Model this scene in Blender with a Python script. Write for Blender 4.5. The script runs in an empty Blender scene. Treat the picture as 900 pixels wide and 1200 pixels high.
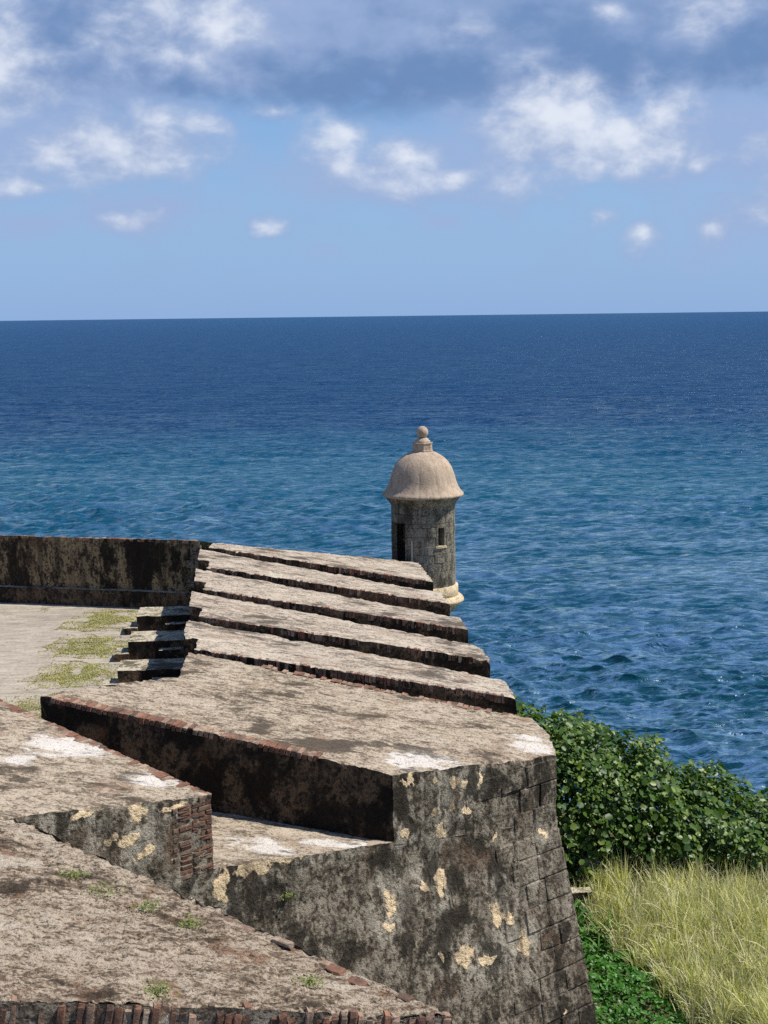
import bpy, bmesh, math, random
import numpy as np
from mathutils import Vector, Matrix, noise
R = math.radians
sc = bpy.context.scene
C = sc.collection
random.seed(7); rng = np.random.default_rng(7)
CZ = 40.0                                   # camera height above the sea

# ------------------------------------------------------------------ camera
cam = bpy.data.cameras.new('camera'); camo = bpy.data.objects.new('camera', cam); C.objects.link(camo)
YAW, PITCH, ROLL = R(5.4), R(7.72), R(0.70)
fw = Vector((math.sin(YAW)*math.cos(PITCH), math.cos(YAW)*math.cos(PITCH), -math.sin(PITCH)))
rt = Vector((math.cos(YAW), -math.sin(YAW), 0)); up = rt.cross(fw)
rt2 = rt*math.cos(ROLL)-up*math.sin(ROLL); up2 = rt*math.sin(ROLL)+up*math.cos(ROLL)
m = Matrix((rt2, up2, -fw)).transposed().to_4x4(); m.translation = (0, 0, CZ)
camo.matrix_world = m
cam.sensor_fit = 'VERTICAL'; cam.sensor_height = 36; cam.sensor_width = 27; cam.lens = 51.0
cam.clip_start = 0.5; cam.clip_end = 120000
sc.camera = camo

# ------------------------------------------------------------------ sun
SUN_EL = R(56); SUN_AZ = R(93.5)            # azimuth from +Y towards +X
S = Vector((math.sin(SUN_AZ)*math.cos(SUN_EL), math.cos(SUN_AZ)*math.cos(SUN_EL), math.sin(SUN_EL)))
sl = bpy.data.lights.new('sun', 'SUN'); sl.energy = 5.0; sl.angle = R(0.5); sl.color = (1.0, 0.955, 0.88)
so = bpy.data.objects.new('sun', sl); C.objects.link(so); so.location = (30, 0, 90)
so.rotation_euler = S.to_track_quat('Z', 'Y').to_euler()

# ------------------------------------------------------------------ node helper
class NT:
    def __init__(s, tree): s.t = tree; s.n = tree.nodes; s.l = tree.links
    def node(s, typ, **kw):
        n = s.n.new(typ)
        for k, v in kw.items(): setattr(n, k, v)
        return n
    def put(s, sock, v):
        if isinstance(v, bpy.types.NodeSocket): s.l.new(v, sock)
        elif v is not None: sock.default_value = v
    def math(s, op, a, b=None, c=None, clamp=False):
        n = s.node('ShaderNodeMath', operation=op, use_clamp=clamp)
        s.put(n.inputs[0], a); s.put(n.inputs[1], b)
        if c is not None: s.put(n.inputs[2], c)
        return n.outputs[0]
    def vmath(s, op, a, b=None, out=0):
        n = s.node('ShaderNodeVectorMath', operation=op); s.put(n.inputs[0], a); s.put(n.inputs[1], b)
        return n.outputs[out]
    def noise(s, vec, scale, detail=6, rough=0.6, dist=0.0, out=0):
        n = s.node('ShaderNodeTexNoise'); s.put(n.inputs['Vector'], vec); n.inputs['Scale'].default_value = scale
        n.inputs['Detail'].default_value = detail; n.inputs['Roughness'].default_value = rough
        n.inputs['Distortion'].default_value = dist
        return n.outputs[out]
    def ramp(s, f, pts, interp='LINEAR'):
        n = s.node('ShaderNodeValToRGB'); s.put(n.inputs[0], f); cr = n.color_ramp; cr.interpolation = interp
        while len(cr.elements) < len(pts): cr.elements.new(0.5)
        for e, (p, c) in zip(cr.elements, pts):
            e.position = p; e.color = (c, c, c, 1) if isinstance(c, (int, float)) else (*c, 1)
        return n.outputs[0]
    def step(s, f, a, b):                   # smoothstep a..b -> 0..1
        n = s.node('ShaderNodeMapRange', interpolation_type='SMOOTHSTEP'); s.put(n.inputs[0], f)
        n.inputs[1].default_value = a; n.inputs[2].default_value = b
        return n.outputs[0]
    def mix(s, f, a, b, mode='MIX'):
        n = s.node('ShaderNodeMix', data_type='RGBA', blend_type=mode); s.put(n.inputs[0], f)
        for i, v in ((6, a), (7, b)):
            s.put(n.inputs[i], (*v, 1) if isinstance(v, tuple) else v)
        return n.outputs[2]
    def maxm(s, fs):
        r = fs[0]
        for f in fs[1:]: r = s.math('MAXIMUM', r, f)
        return r

# ------------------------------------------------------------------ world: physical sky with cumulus
world = bpy.data.worlds.new('World'); sc.world = world; world.use_nodes = True
w = NT(world.node_tree); w.n.clear()
sky = w.node('ShaderNodeTexSky', sky_type='NISHITA', sun_disc=False, sun_elevation=SUN_EL, sun_rotation=SUN_AZ,
             altitude=40.0, air_density=1.0, dust_density=0.35, ozone_density=3.0)
tc = w.node('ShaderNodeTexCoord').outputs['Generated']
dirn = w.vmath('NORMALIZE', tc)
sx = w.node('ShaderNodeSeparateXYZ'); w.put(sx.inputs[0], dirn)
az = w.math('ARCTAN2', sx.outputs[0], sx.outputs[1]); el = w.math('ARCSINE', sx.outputs[2])
wu = w.math('MULTIPLY', az, 17.0); wv = w.math('MULTIPLY', el, 17.0)       # ~5.9 cm at arm's length per unit
st = w.vmath('ADD', w.vmath('MULTIPLY', dirn, (17.0, 17.0, 26.0)), (3.7, 0.0, 1.2))
nb = w.noise(st, 0.62, 7, 0.52, 0.3); nf = w.noise(st, 2.0, 7, 0.56, 0.2)
off = w.vmath('ADD', st, (0.16, -0.01, 0.34))                              # sampled a little nearer the sun
nb2 = w.noise(off, 0.62, 7, 0.52, 0.3); nf2 = w.noise(off, 2.0, 7, 0.56, 0.2)
def fbm(a, b): return w.math('SUBTRACT', w.math('ADD', w.math('MULTIPLY', a, 0.62), w.math('MULTIPLY', b, 0.38)), 0.5)
fb = fbm(nb, nf); fb2 = fbm(nb2, nf2)
def blob(x, y, a, b, pk=None):                       # one cloud: azimuth/elevation ellipse
    u0, v0 = (x-285)/100.0, (371-y)/100.0
    du = w.math('DIVIDE', w.math('SUBTRACT', wu, u0), a/100.0); dv = w.math('DIVIDE', w.math('SUBTRACT', wv, v0), b/100.0)
    return w.math('SUBTRACT', pk or (1.0 if b > 30 else 0.72), w.math('SQRT', w.math('ADD', w.math('MULTIPLY', du, du), w.math('MULTIPLY', dv, dv))))
whites = [(0,100,85,58,1.3),(132,186,88,34,1.35),(58,224,45,16,1.0),(165,262,44,14,1.0),(205,40,120,46,1.15),(412,165,52,40),(470,190,60,36),(530,214,50,16),
          (645,158,92,50,1.3),(690,185,95,42,1.25),(772,150,40,30),(803,210,26,18),(312,267,28,15),(700,265,36,22,0.95),(820,272,36,26,1.05),(885,255,50,34,1.1),(745,280,30,20,0.95),
          (820,30,55,48),(704,38,36,20),(548,54,60,20),(-90,150,120,60),(-160,60,140,70),(980,190,110,50),(1060,90,130,60),(330,142,36,13)]
greys = [(560,180,130,62),(60,170,150,80),(830,190,130,70),(860,275,110,50),(320,30,180,60),(455,215,130,30),(385,298,40,16),(518,265,40,16),(160,250,110,30),(60,265,80,24),(1000,250,150,70),(-150,230,160,60)]
pw = w.maxm([blob(q_[0], q_[1], q_[2]*1.25, q_[3]*1.3, q_[4] if len(q_) > 4 else None) for q_ in whites]); pg = w.maxm([blob(x, y, a*1.2, b_*1.2) for x, y, a, b_ in greys])
# away from these the sky goes on with scattered cumulus of the same kind
scat = w.math('SUBTRACT', w.math('MULTIPLY', w.noise(dirn, 5.5, 3, 0.5), 2.6), 1.45)
scat = w.math('SUBTRACT', scat, w.math('MULTIPLY', 2.5, w.step(w.math('ABSOLUTE', w.math('SUBTRACT', wu, 1.65)), 8.5, 5.5)))
pw = w.math('MAXIMUM', pw, scat); pg = w.math('MAXIMUM', pg, w.math('ADD', scat, 0.2))
dens = w.math('ADD', pw, w.math('MULTIPLY', fb, 4.0)); dens2 = w.math('ADD', pw, w.math('MULTIPLY', fb2, 4.0))
pa = w.step(dens, -0.20, 1.05); lit = w.step(w.math('SUBTRACT', dens, dens2), -0.75, 0.55); lit = w.math('MULTIPLY', lit, w.step(dens, 0.05, 1.25))
ga = w.math('MULTIPLY', w.step(w.math('ADD', pg, w.math('MULTIPLY', fb, 2.4)), -0.25, 0.85), 0.78)
# flat grey-blue deck with a level base, higher up
base_v = w.math('ADD', 2.22, w.math('MULTIPLY', fb, 0.8))
deck = w.step(w.math('SUBTRACT', wv, base_v), -0.10, 0.34)
deck_top = w.math('SUBTRACT', 1.0, w.step(w.math('SUBTRACT', wv, w.math('MULTIPLY', nb, 3.0)), 3.2, 6.5))
deck = w.math('MULTIPLY', deck, deck_top)
deck_a = w.math('MULTIPLY', deck, w.step(w.math('ADD', fb, 0.36), 0.0, 0.30))
deck_a = w.math('MULTIPLY', deck_a, 0.97)
veil = w.math('MULTIPLY', w.step(fb, -0.10, 0.30), 0.35)
tint = w.mix(1.0, sky.outputs[0], (0.80, 0.97, 1.22), 'MULTIPLY')
K = 9.8
low = w.math('SUBTRACT', 1.0, w.step(wv, -0.3, 3.4))
col = w.mix(w.math('MULTIPLY', low, 0.9), tint, (0.262*K, 0.435*K, 0.755*K))
col = w.mix(veil, col, (0.30*K, 0.43*K, 0.70*K))
deck_c = w.mix(w.math('MULTIPLY', w.step(w.math('ADD', fb, w.math('MULTIPLY', w.math('SUBTRACT', wv, 3.0), 0.10)), -0.14, 0.16), 1.0), (0.155*K, 0.265*K, 0.50*K), (0.27*K, 0.385*K, 0.63*K))
col = w.mix(deck_a, col, deck_c)
col = w.mix(ga, col, (0.335*K, 0.45*K, 0.71*K))
puff_c = w.mix(lit, (0.33*K, 0.43*K, 0.66*K), (0.78*K, 0.83*K, 0.93*K))
col = w.mix(w.math('MULTIPLY', pa, 0.94), col, puff_c)
bg = w.node('ShaderNodeBackground'); w.put(bg.inputs[0], col); bg.inputs[1].default_value = 0.08
wo = w.node('ShaderNodeOutputWorld'); w.l.new(bg.outputs[0], wo.inputs[0])

# ------------------------------------------------------------------ exposure
vs = sc.view_settings; vs.view_transform = 'Standard'; vs.look = 'None'; vs.exposure = 0.35; vs.gamma = 1.0; vs.use_curve_mapping = False
sc.cycles.use_denoising = False; sc.cycles.sample_clamp_direct = 2.5; sc.cycles.sample_clamp_indirect = 3.0; sc.cycles.max_bounces = 6; sc.cycles.diffuse_bounces = 3

# ------------------------------------------------------------------ materials
def new_mat(name):
    mt = bpy.data.materials.new(name); mt.use_nodes = True; t = NT(mt.node_tree); t.n.clear()
    b = t.node('ShaderNodeBsdfPrincipled'); o = t.node('ShaderNodeOutputMaterial'); t.l.new(b.outputs[0], o.inputs[0])
    b.inputs['Specular IOR Level'].default_value = 0.25
    return mt, t, b
def world_blobs(t, pos, blobs, warp=0.22, wscale=5.0):
    """stain shapes with a place of their own on the masonry; (x,y,z, rx,ry,rz)"""
    wn = t.node('ShaderNodeTexNoise'); t.put(wn.inputs['Vector'], pos); wn.inputs['Scale'].default_value = wscale
    wn.inputs['Detail'].default_value = 5
    wp = t.vmath('ADD', pos, t.vmath('MULTIPLY', t.vmath('SUBTRACT', wn.outputs[1], (0.5, 0.5, 0.5)), (warp,)*3))
    fs = []
    for (x, y, z, a, b_, c) in blobs:
        d = t.vmath('DIVIDE', t.vmath('SUBTRACT', wp, (x, y, z)), (a, b_, c))
        fs.append(t.math('SUBTRACT', 1.0, t.vmath('LENGTH', d, out=1)))
    return t.maxm(fs)
def masonry(name, base, grime, pale, grime_amt=0.50, pale_amt=0.57, grain=0.6, cream=None, cream_blobs=None, cream_thr=0.70, white_blobs=None,
            brown=None, bump=0.6, stretch=(1, 1, 1), scale=1.0, green=0.0, soft=0.07, pocks=0.5, fleck=1.0, streak=0.0):
    """old lime masonry: base coat, black crust in ragged patches, pale lichen islands, grain, lost and surviving plaster"""
    mt, t, b = new_mat(name)
    pos = t.node('ShaderNodeNewGeometry').outputs['Position']
    ps = t.vmath('MULTIPLY', pos, stretch)
    n0 = t.noise(pos, 0.42*scale, 4, 0.6, 0.3)                       # slow drift
    n1 = t.noise(ps, 1.5*scale, 9, 0.66, 0.35); n2 = t.noise(ps, 5.2*scale, 6, 0.64, 0.5)
    n3 = t.noise(pos, 15*scale, 5, 0.62, 0.2); n4 = t.noise(pos, 48*scale, 3, 0.6)
    drift = t.math('MULTIPLY', t.math('SUBTRACT', n0, 0.5), 0.8)
    fl = t.math('ADD', t.math('MULTIPLY', n2, 0.62), t.math('ADD', t.math('MULTIPLY', n3, 0.38), t.math('MULTIPLY', t.math('ADD', t.math('SUBTRACT', n1, 0.5), drift), -0.28)))
    md = tuple(g_*0.45+b_*0.45 for g_, b_ in zip(grime, base))
    c = t.ramp(fl, [(0.5-0.085*fleck, tuple(0.6*g_+0.25*b_ for g_, b_ in zip(grime, base))), (0.5-0.035*fleck, md), (0.5-0.005, base), (0.5+0.045*fleck, tuple(min(1, 0.55*v+0.55*p) for v, p in zip(base, pale)))])
    if brown:
        bm_ = t.step(t.noise(pos, 0.85*scale, 8, 0.72, 0.5), 0.54, 0.64); c = t.mix(t.math('MULTIPLY', bm_, 0.75), c, brown)
    pl = t.step(t.math('SUBTRACT', t.noise(t.vmath('ADD', ps, (7.3, 1.1, 4.2)), 1.25*scale, 12, 0.76, 0.5), t.math('MULTIPLY', drift, 0.5)), pale_amt, pale_amt+soft)
    c = t.mix(t.math('MULTIPLY', pl, 0.85), c, t.mix(n3, tuple(v*0.75 for v in pale), tuple(min(1, v*1.2) for v in pale)))
    if white_blobs:
        wb = t.math('ADD', world_blobs(t, pos, white_blobs, 0.8, 1.9), t.math('MULTIPLY', t.math('SUBTRACT', n1, 0.5), 3.2))
        wm = t.step(wb, 0.10, 0.50); c = t.mix(t.math('MULTIPLY', wm, 0.85), c, (0.64, 0.59, 0.53))
    c = t.mix(1.0, c, t.math('MULTIPLY_ADD', n4, grain*2, 1.0-grain), 'MULTIPLY')
    cm = None
    if cream:
        cm = t.step(t.math('ADD', t.noise(pos, 1.3*scale, 3, 0.5, 0.4), t.math('MULTIPLY', t.math('SUBTRACT', n3, 0.5), 0.10)), cream_thr, cream_thr+0.02)
        if cream_blobs:
            wbl = t.math('ADD', world_blobs(t, pos, cream_blobs, 0.42, 3.8), t.math('MULTIPLY', t.math('SUBTRACT', n2, 0.5), 1.5))
            halo = t.math('MULTIPLY', t.step(wbl, -2.4, -0.2), t.step(t.math('ADD', n2, n1), 0.93, 1.03)); c = t.mix(t.math('MULTIPLY', halo, 0.75), c, (0.40, 0.355, 0.28))
            cm = t.math('MAXIMUM', cm, t.step(wbl, 0.02, 0.30))
        cc = t.mix(t.step(n1, 0.40, 0.60), tuple(v*0.80 for v in cream), cream)
        c = t.mix(cm, c, cc)
    gr = t.step(t.math('ADD', n1, drift), grime_amt, grime_amt+soft*1.3)    # black biological crust
    if cm is not None: gr = t.math('MULTIPLY', gr, t.math('SUBTRACT', 1.0, t.math('MULTIPLY', cm, 0.85)))
    c = t.mix(t.math('MULTIPLY', gr, 0.86), c, grime)
    if streak:
        sn = t.math('ADD', t.math('MULTIPLY', t.noise(t.vmath('MULTIPLY', pos, (3.2, 3.2, 0.22)), 1.0, 6, 0.6, 0.2), 0.8), t.math('MULTIPLY', n2, 0.2))
        c = t.mix(t.math('MULTIPLY', t.step(sn, 0.50, 0.62), streak), c, grime)
    pk = t.step(n3, 0.46, 0.36); c = t.mix(t.math('MULTIPLY', pk, pocks), c, tuple(v*0.5 for v in grime))
    if green:
        gm = t.step(t.noise(pos, 0.8, 6, 0.7), 0.60, 0.70); c = t.mix(t.math('MULTIPLY', gm, green), c, (0.12, 0.13, 0.035))
    t.put(b.inputs['Base Color'], c); b.inputs['Roughness'].default_value = 0.93; b.inputs['Specular IOR Level'].default_value = 0.15
    h = t.math('ADD', t.math('MULTIPLY', n3, 0.55), t.math('ADD', t.math('MULTIPLY', n2, 0.8), t.math('MULTIPLY', n4, 0.22)))
    if cm is not None: h = t.math('ADD', h, t.math('MULTIPLY', cm, 0.22))
    bp = t.node('ShaderNodeBump'); bp.inputs['Strength'].default_value = bump; bp.inputs['Distance'].default_value = 0.09
    t.put(bp.inputs['Height'], h); t.l.new(bp.outputs[0], b.inputs['Normal'])
    return mt
def Z(h): return CZ-h
CB = [(3.55,24.9,8.32,.09,.08),(3.77,25.06,8.44,.06,.07),(4.07,25.28,8.36,.05,.12),(3.17,24.63,8.77,.08,.08),(3.78,25.06,8.9,.08,.09),
      (3.26,24.69,9.13,.11,.13),(3.49,24.86,8.75,.09,.05),(2.59,24.21,8.99,.06,.09),(2.91,24.36,9.98,.08,.1),(3.26,24.59,10.06,.09,.21),
      (2.27,23.87,10.09,.12,.2),(2.23,23.75,10.48,.1,.07),(4.38,25.19,11.0,.12,.24),(4.63,25.34,11.11,.1,.14),(4.91,25.42,11.68,.12,.22),
      (3.69,24.6,11.44,.21,.16),(4.16,24.88,11.69,.19,.07),(3.14,24.6,8.21,.07,.05),(5.46,26.22,9.84,.05,.06),(.19,22.48,8.7,.82,.1),
      (-.53,21.96,8.81,.12,.3),(-.22,22.19,8.64,.16,.11),(-1.76,21.07,7.26,.13,.18),(-1.9,20.98,7.68,.18,.08),(-2.15,20.79,7.6,.1,.08),
      (-1.67,21.14,7.96,.13,.06),(-2.46,20.57,7.12,.31,.05),(-1.22,21.46,7.4,.26,.05)]
cblobs = [(x, y, Z(h), a*1.2+.02, a*1.2+.02, b*1.2+.02) for x, y, h, a, b in CB]
wblobs = [(2.94,25.1,Z(7.93),1.0,.75,.6),(5.44,27.09,Z(8.34),.55,.7,.6),(-2.96,23.46,Z(6.95),.9,.75,.6),(-1.58,22.2,Z(7.18),.6,.45,.5),
          (-3.7,22.47,Z(6.83),.45,.4,.5),(.1,23.3,Z(8.62),.8,.6,.5),(1.4,23.6,Z(8.9),.8,.4,.5)]
M = {}
V_ = (1.0, 1.0, 0.38)
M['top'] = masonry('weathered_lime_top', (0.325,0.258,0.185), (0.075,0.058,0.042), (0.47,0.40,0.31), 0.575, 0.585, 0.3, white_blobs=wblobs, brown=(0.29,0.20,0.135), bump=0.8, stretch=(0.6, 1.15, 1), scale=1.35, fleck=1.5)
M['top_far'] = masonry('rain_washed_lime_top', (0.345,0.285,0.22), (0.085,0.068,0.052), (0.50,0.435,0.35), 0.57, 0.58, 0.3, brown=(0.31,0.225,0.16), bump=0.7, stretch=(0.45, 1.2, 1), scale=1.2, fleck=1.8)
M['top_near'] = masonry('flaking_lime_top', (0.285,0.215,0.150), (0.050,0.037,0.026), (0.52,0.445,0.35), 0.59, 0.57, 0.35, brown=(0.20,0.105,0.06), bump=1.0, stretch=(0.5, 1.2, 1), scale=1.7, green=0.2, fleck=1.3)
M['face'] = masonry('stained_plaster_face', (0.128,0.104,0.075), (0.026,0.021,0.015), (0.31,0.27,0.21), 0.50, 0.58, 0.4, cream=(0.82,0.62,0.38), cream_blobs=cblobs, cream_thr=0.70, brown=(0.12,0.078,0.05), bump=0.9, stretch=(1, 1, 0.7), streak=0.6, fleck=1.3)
M['cheek_shade'] = masonry('plaster_cheek_painted_shade', (0.066,0.047,0.031), (0.016,0.012,0.009), (0.20,0.13,0.075), 0.49, 0.59, 0.4, brown=(0.14,0.07,0.035), bump=0.9, stretch=(1, 1, 0.7), streak=0.5, fleck=1.4)  # stained plaster; base colour painted darker to deepen the shadow on shaded sides
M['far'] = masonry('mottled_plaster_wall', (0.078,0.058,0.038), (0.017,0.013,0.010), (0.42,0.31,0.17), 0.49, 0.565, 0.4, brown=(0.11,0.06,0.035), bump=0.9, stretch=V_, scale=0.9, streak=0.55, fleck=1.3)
M['step'] = masonry('worn_step_stone', (0.33,0.285,0.20), (0.09,0.075,0.05), (0.50,0.45,0.35), 0.56, 0.58, 0.5, bump=0.6)
M['mortar'] = masonry('old_mortar', (0.12,0.105,0.08), (0.03,0.026,0.02), (0.14,0.125,0.10), 0.56, 0.62, 0.4, bump=0.5)
M['tower_stone'] = masonry('tower_sandstone', (0.150,0.133,0.102), (0.050,0.043,0.034), (0.26,0.235,0.19), 0.55, 0.60, 0.4, bump=0.5, stretch=V_, fleck=1.8)
M['dome'] = masonry('tan_plaster_dome', (0.385,0.295,0.215), (0.19,0.145,0.105), (0.47,0.37,0.28), 0.56, 0.60, 0.25, bump=0.25, stretch=V_, soft=0.2, pocks=0.14, fleck=4.0, streak=0.35)
M['cream_stone'] = masonry('cream_plinth_plaster', (0.47,0.375,0.24), (0.20,0.155,0.10), (0.58,0.49,0.35), 0.58, 0.62, 0.3, bump=0.4, soft=0.15, pocks=0.25, fleck=3.0)
M['pave'] = masonry('terrace_paving', (0.315,0.275,0.22), (0.20,0.168,0.132), (0.46,0.39,0.30), 0.58, 0.60, 0.25, bump=0.25, scale=0.7, stretch=(0.35, 1.1, 1), soft=0.2, pocks=0.15, fleck=3.5)
M['soil'] = masonry('dry_soil', (0.085,0.075,0.04), (0.03,0.027,0.015), (0.14,0.12,0.07), 0.55, 0.62, 0.5, bump=0.6)
def brick_mat(name, island, cols, grime=0.55):
    mt, t, b = new_mat(name)
    g = t.node('ShaderNodeNewGeometry'); pos = g.outputs['Position']
    rnd = g.outputs['Random Per Island'] if island else t.node('ShaderNodeObjectInfo').outputs['Random']
    c = t.ramp(rnd, [(i/(len(cols)-1), x) for i, x in enumerate(cols)])
    n2 = t.noise(pos, 5, 8, 0.7); n3 = t.noise(pos, 26, 6, 0.7)
    c = t.mix(t.math('MULTIPLY', t.step(n2, 0.42, 0.62), grime), c, (0.055, 0.045, 0.036))
    c = t.mix(t.math('MULTIPLY', t.step(n3, 0.55, 0.68), 0.5), c, (0.26, 0.215, 0.165))
    t.put(b.inputs['Base Color'], c); b.inputs['Roughness'].default_value = 0.93
    bp = t.node('ShaderNodeBump'); bp.inputs['Strength'].default_value = 0.7; bp.inputs['Distance'].default_value = 0.03
    t.put(bp.inputs['Height'], t.math('ADD', n2, n3)); t.l.new(bp.outputs[0], b.inputs['Normal'])
    return mt
BC = [(0.14,0.065,0.04), (0.24,0.11,0.066), (0.19,0.09,0.056), (0.34,0.22,0.155), (0.11,0.064,0.044), (0.27,0.13,0.08), (0.38,0.29,0.21)]
M['brick'] = brick_mat('old_red_brick', False, BC, 0.7)
M['brick_j'] = brick_mat('old_red_brick_rows', True, BC, 0.75)
M['brick_dark'] = brick_mat('sooty_brick', False, [(0.12,0.055,0.035), (0.19,0.10,0.065), (0.085,0.05,0.036), (0.22,0.15,0.105), (0.14,0.065,0.04)], 0.55)
def leaf_mat(name, cols, rough=0.45, trans=0.25):
    mt, t, b = new_mat(name)
    g = t.node('ShaderNodeNewGeometry'); rnd = g.outputs['Random Per Island']
    c = t.ramp(rnd, [(i/(len(cols)-1), x) for i, x in enumerate(cols)])
    c = t.mix(t.step(t.noise(g.outputs['Position'], 1.1, 4, 0.6), 0.35, 0.7), c, t.mix(1.0, c, (1.2, 1.22, 1.0), 'MULTIPLY'))
    t.put(b.inputs['Base Color'], c); b.inputs['Roughness'].default_value = rough; b.inputs['Specular IOR Level'].default_value = 0.28
    tr = t.node('ShaderNodeBsdfTranslucent'); t.put(tr.inputs[0], t.mix(1.0, c, (1.3, 1.5, 0.5), 'MULTIPLY'))
    mx = t.node('ShaderNodeMixShader'); mx.inputs[0].default_value = trans
    t.l.new(b.outputs[0], mx.inputs[1]); t.l.new(tr.outputs[0], mx.inputs[2])
    t.l.new(mx.outputs[0], [n for n in t.n if n.type == 'OUTPUT_MATERIAL'][0].inputs[0])
    return mt
M['grape'] = leaf_mat('sea_grape_leaf', [(0.017,0.044,0.009), (0.038,0.078,0.012), (0.068,0.118,0.018), (0.026,0.062,0.012), (0.13,0.18,0.034), (0.055,0.105,0.018), (0.04,0.085,0.014), (0.18,0.23,0.055), (0.05,0.10,0.016), (0.025,0.06,0.012), (0.07,0.13,0.022), (0.06,0.11,0.02)], 0.42)
M['vine'] = leaf_mat('vine_leaf', [(0.03,0.10,0.010), (0.05,0.15,0.018), (0.07,0.19,0.028), (0.04,0.12,0.015)], 0.42)
M['strap'] = brick_mat('strap_leaf', False, [(0.035,0.11,0.012), (0.06,0.16,0.02), (0.05,0.13,0.016), (0.09,0.20,0.035)], 0.0)
M['blade'] = leaf_mat('dry_grass_blade', [(0.44,0.41,0.24), (0.62,0.56,0.39), (0.27,0.28,0.12), (0.72,0.66,0.50), (0.52,0.47,0.31), (0.17,0.20,0.07), (0.66,0.56,0.42)], 0.6, 0.3)
M['lawn'] = leaf_mat('lawn_blade', [(0.34,0.31,0.145), (0.42,0.37,0.19), (0.28,0.28,0.11), (0.46,0.39,0.22)], 0.7, 0.2)
M['weed'] = leaf_mat('weed_leaf', [(0.09,0.14,0.025), (0.15,0.19,0.04), (0.20,0.22,0.07)], 0.6)
mt, t, b = new_mat('branch_bark'); b.inputs['Base Color'].default_value = (0.10, 0.08, 0.06, 1); M['bark'] = mt
mt, t, b = new_mat('pale_pole'); b.inputs['Base Color'].default_value = (0.42, 0.39, 0.33, 1); M['pole'] = mt
# sea
mt, t, b = new_mat('sea_water'); M['sea'] = mt
pos = t.node('ShaderNodeNewGeometry').outputs['Position']
sxyz = t.node('ShaderNodeSeparateXYZ'); t.put(sxyz.inputs[0], pos)
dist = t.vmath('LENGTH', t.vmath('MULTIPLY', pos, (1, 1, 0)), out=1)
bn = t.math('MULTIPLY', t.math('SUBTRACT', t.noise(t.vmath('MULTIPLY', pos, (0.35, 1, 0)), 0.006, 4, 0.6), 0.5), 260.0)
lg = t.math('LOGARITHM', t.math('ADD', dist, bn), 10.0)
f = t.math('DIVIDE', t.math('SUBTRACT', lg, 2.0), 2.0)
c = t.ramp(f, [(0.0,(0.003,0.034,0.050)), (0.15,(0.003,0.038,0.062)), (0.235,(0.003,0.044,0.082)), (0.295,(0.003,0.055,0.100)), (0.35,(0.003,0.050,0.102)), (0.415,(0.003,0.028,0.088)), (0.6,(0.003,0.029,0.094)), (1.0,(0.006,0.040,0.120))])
foam = t.step(t.noise(t.vmath('MULTIPLY', pos, (0.5, 1, 1)), 0.16, 7, 0.62), 0.80, 0.82)
c = t.mix(foam, c, (0.75, 0.78, 0.8))
wv_ = t.vmath('MULTIPLY', pos, (0.50, 1.0, 1.0))
h1 = t.noise(wv_, 0.022, 10, 0.53, 0.3); h2 = t.noise(t.vmath('ADD', wv_, (91.0, 13.0, 0)), 0.30, 5, 0.55, 0.5)
hh = t.math('ADD', t.math('MULTIPLY', h1, 2.6), t.math('MULTIPLY', h2, 1.1))
bp = t.node('ShaderNodeBump'); bp.inputs['Strength'].default_value = 1.0; bp.inputs['Distance'].default_value = 1.0
t.put(bp.inputs['Height'], t.math('MULTIPLY', hh, t.math('MULTIPLY_ADD', t.step(lg, 2.45, 3.1), 2.0, 0.9)))
dif = t.node('ShaderNodeBsdfDiffuse'); t.put(dif.inputs[0], c); t.l.new(bp.outputs[0], dif.inputs['Normal'])
glo = t.node('ShaderNodeBsdfGlossy'); glo.inputs[0].default_value = (0.84, 1.0, 0.93, 1); glo.inputs['Roughness'].default_value = 0.10; t.l.new(bp.outputs[0], glo.inputs['Normal'])
fr = t.node('ShaderNodeFresnel'); fr.inputs[0].default_value = 1.33; t.l.new(bp.outputs[0], fr.inputs['Normal'])
cap = t.math('SUBTRACT', 0.80, t.math('MULTIPLY', t.step(lg, 2.2, 3.0), 0.57))       # facets hide one another towards the horizon
chop = t.math('ADD', t.math('MULTIPLY', t.step(t.noise(t.vmath('MULTIPLY', pos, (0.42, 1.0, 1.0)), 0.10, 9, 0.70, 0.4), 0.38, 0.62), 0.65), t.math('MULTIPLY', t.step(t.noise(t.vmath('MULTIPLY', pos, (0.40, 1.0, 1.0)), 0.62, 6, 0.70, 0.5), 0.43, 0.58), 1.0))
mx = t.node('ShaderNodeMixShader'); t.put(mx.inputs[0], t.math('MULTIPLY', t.math('MULTIPLY', fr.outputs[0], cap), chop))
t.l.new(dif.outputs[0], mx.inputs[1]); t.l.new(glo.outputs[0], mx.inputs[2])
t.l.new(mx.outputs[0], [n for n in t.n if n.type == 'OUTPUT_MATERIAL'][0].inputs[0]); t.n.remove(b)

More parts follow.
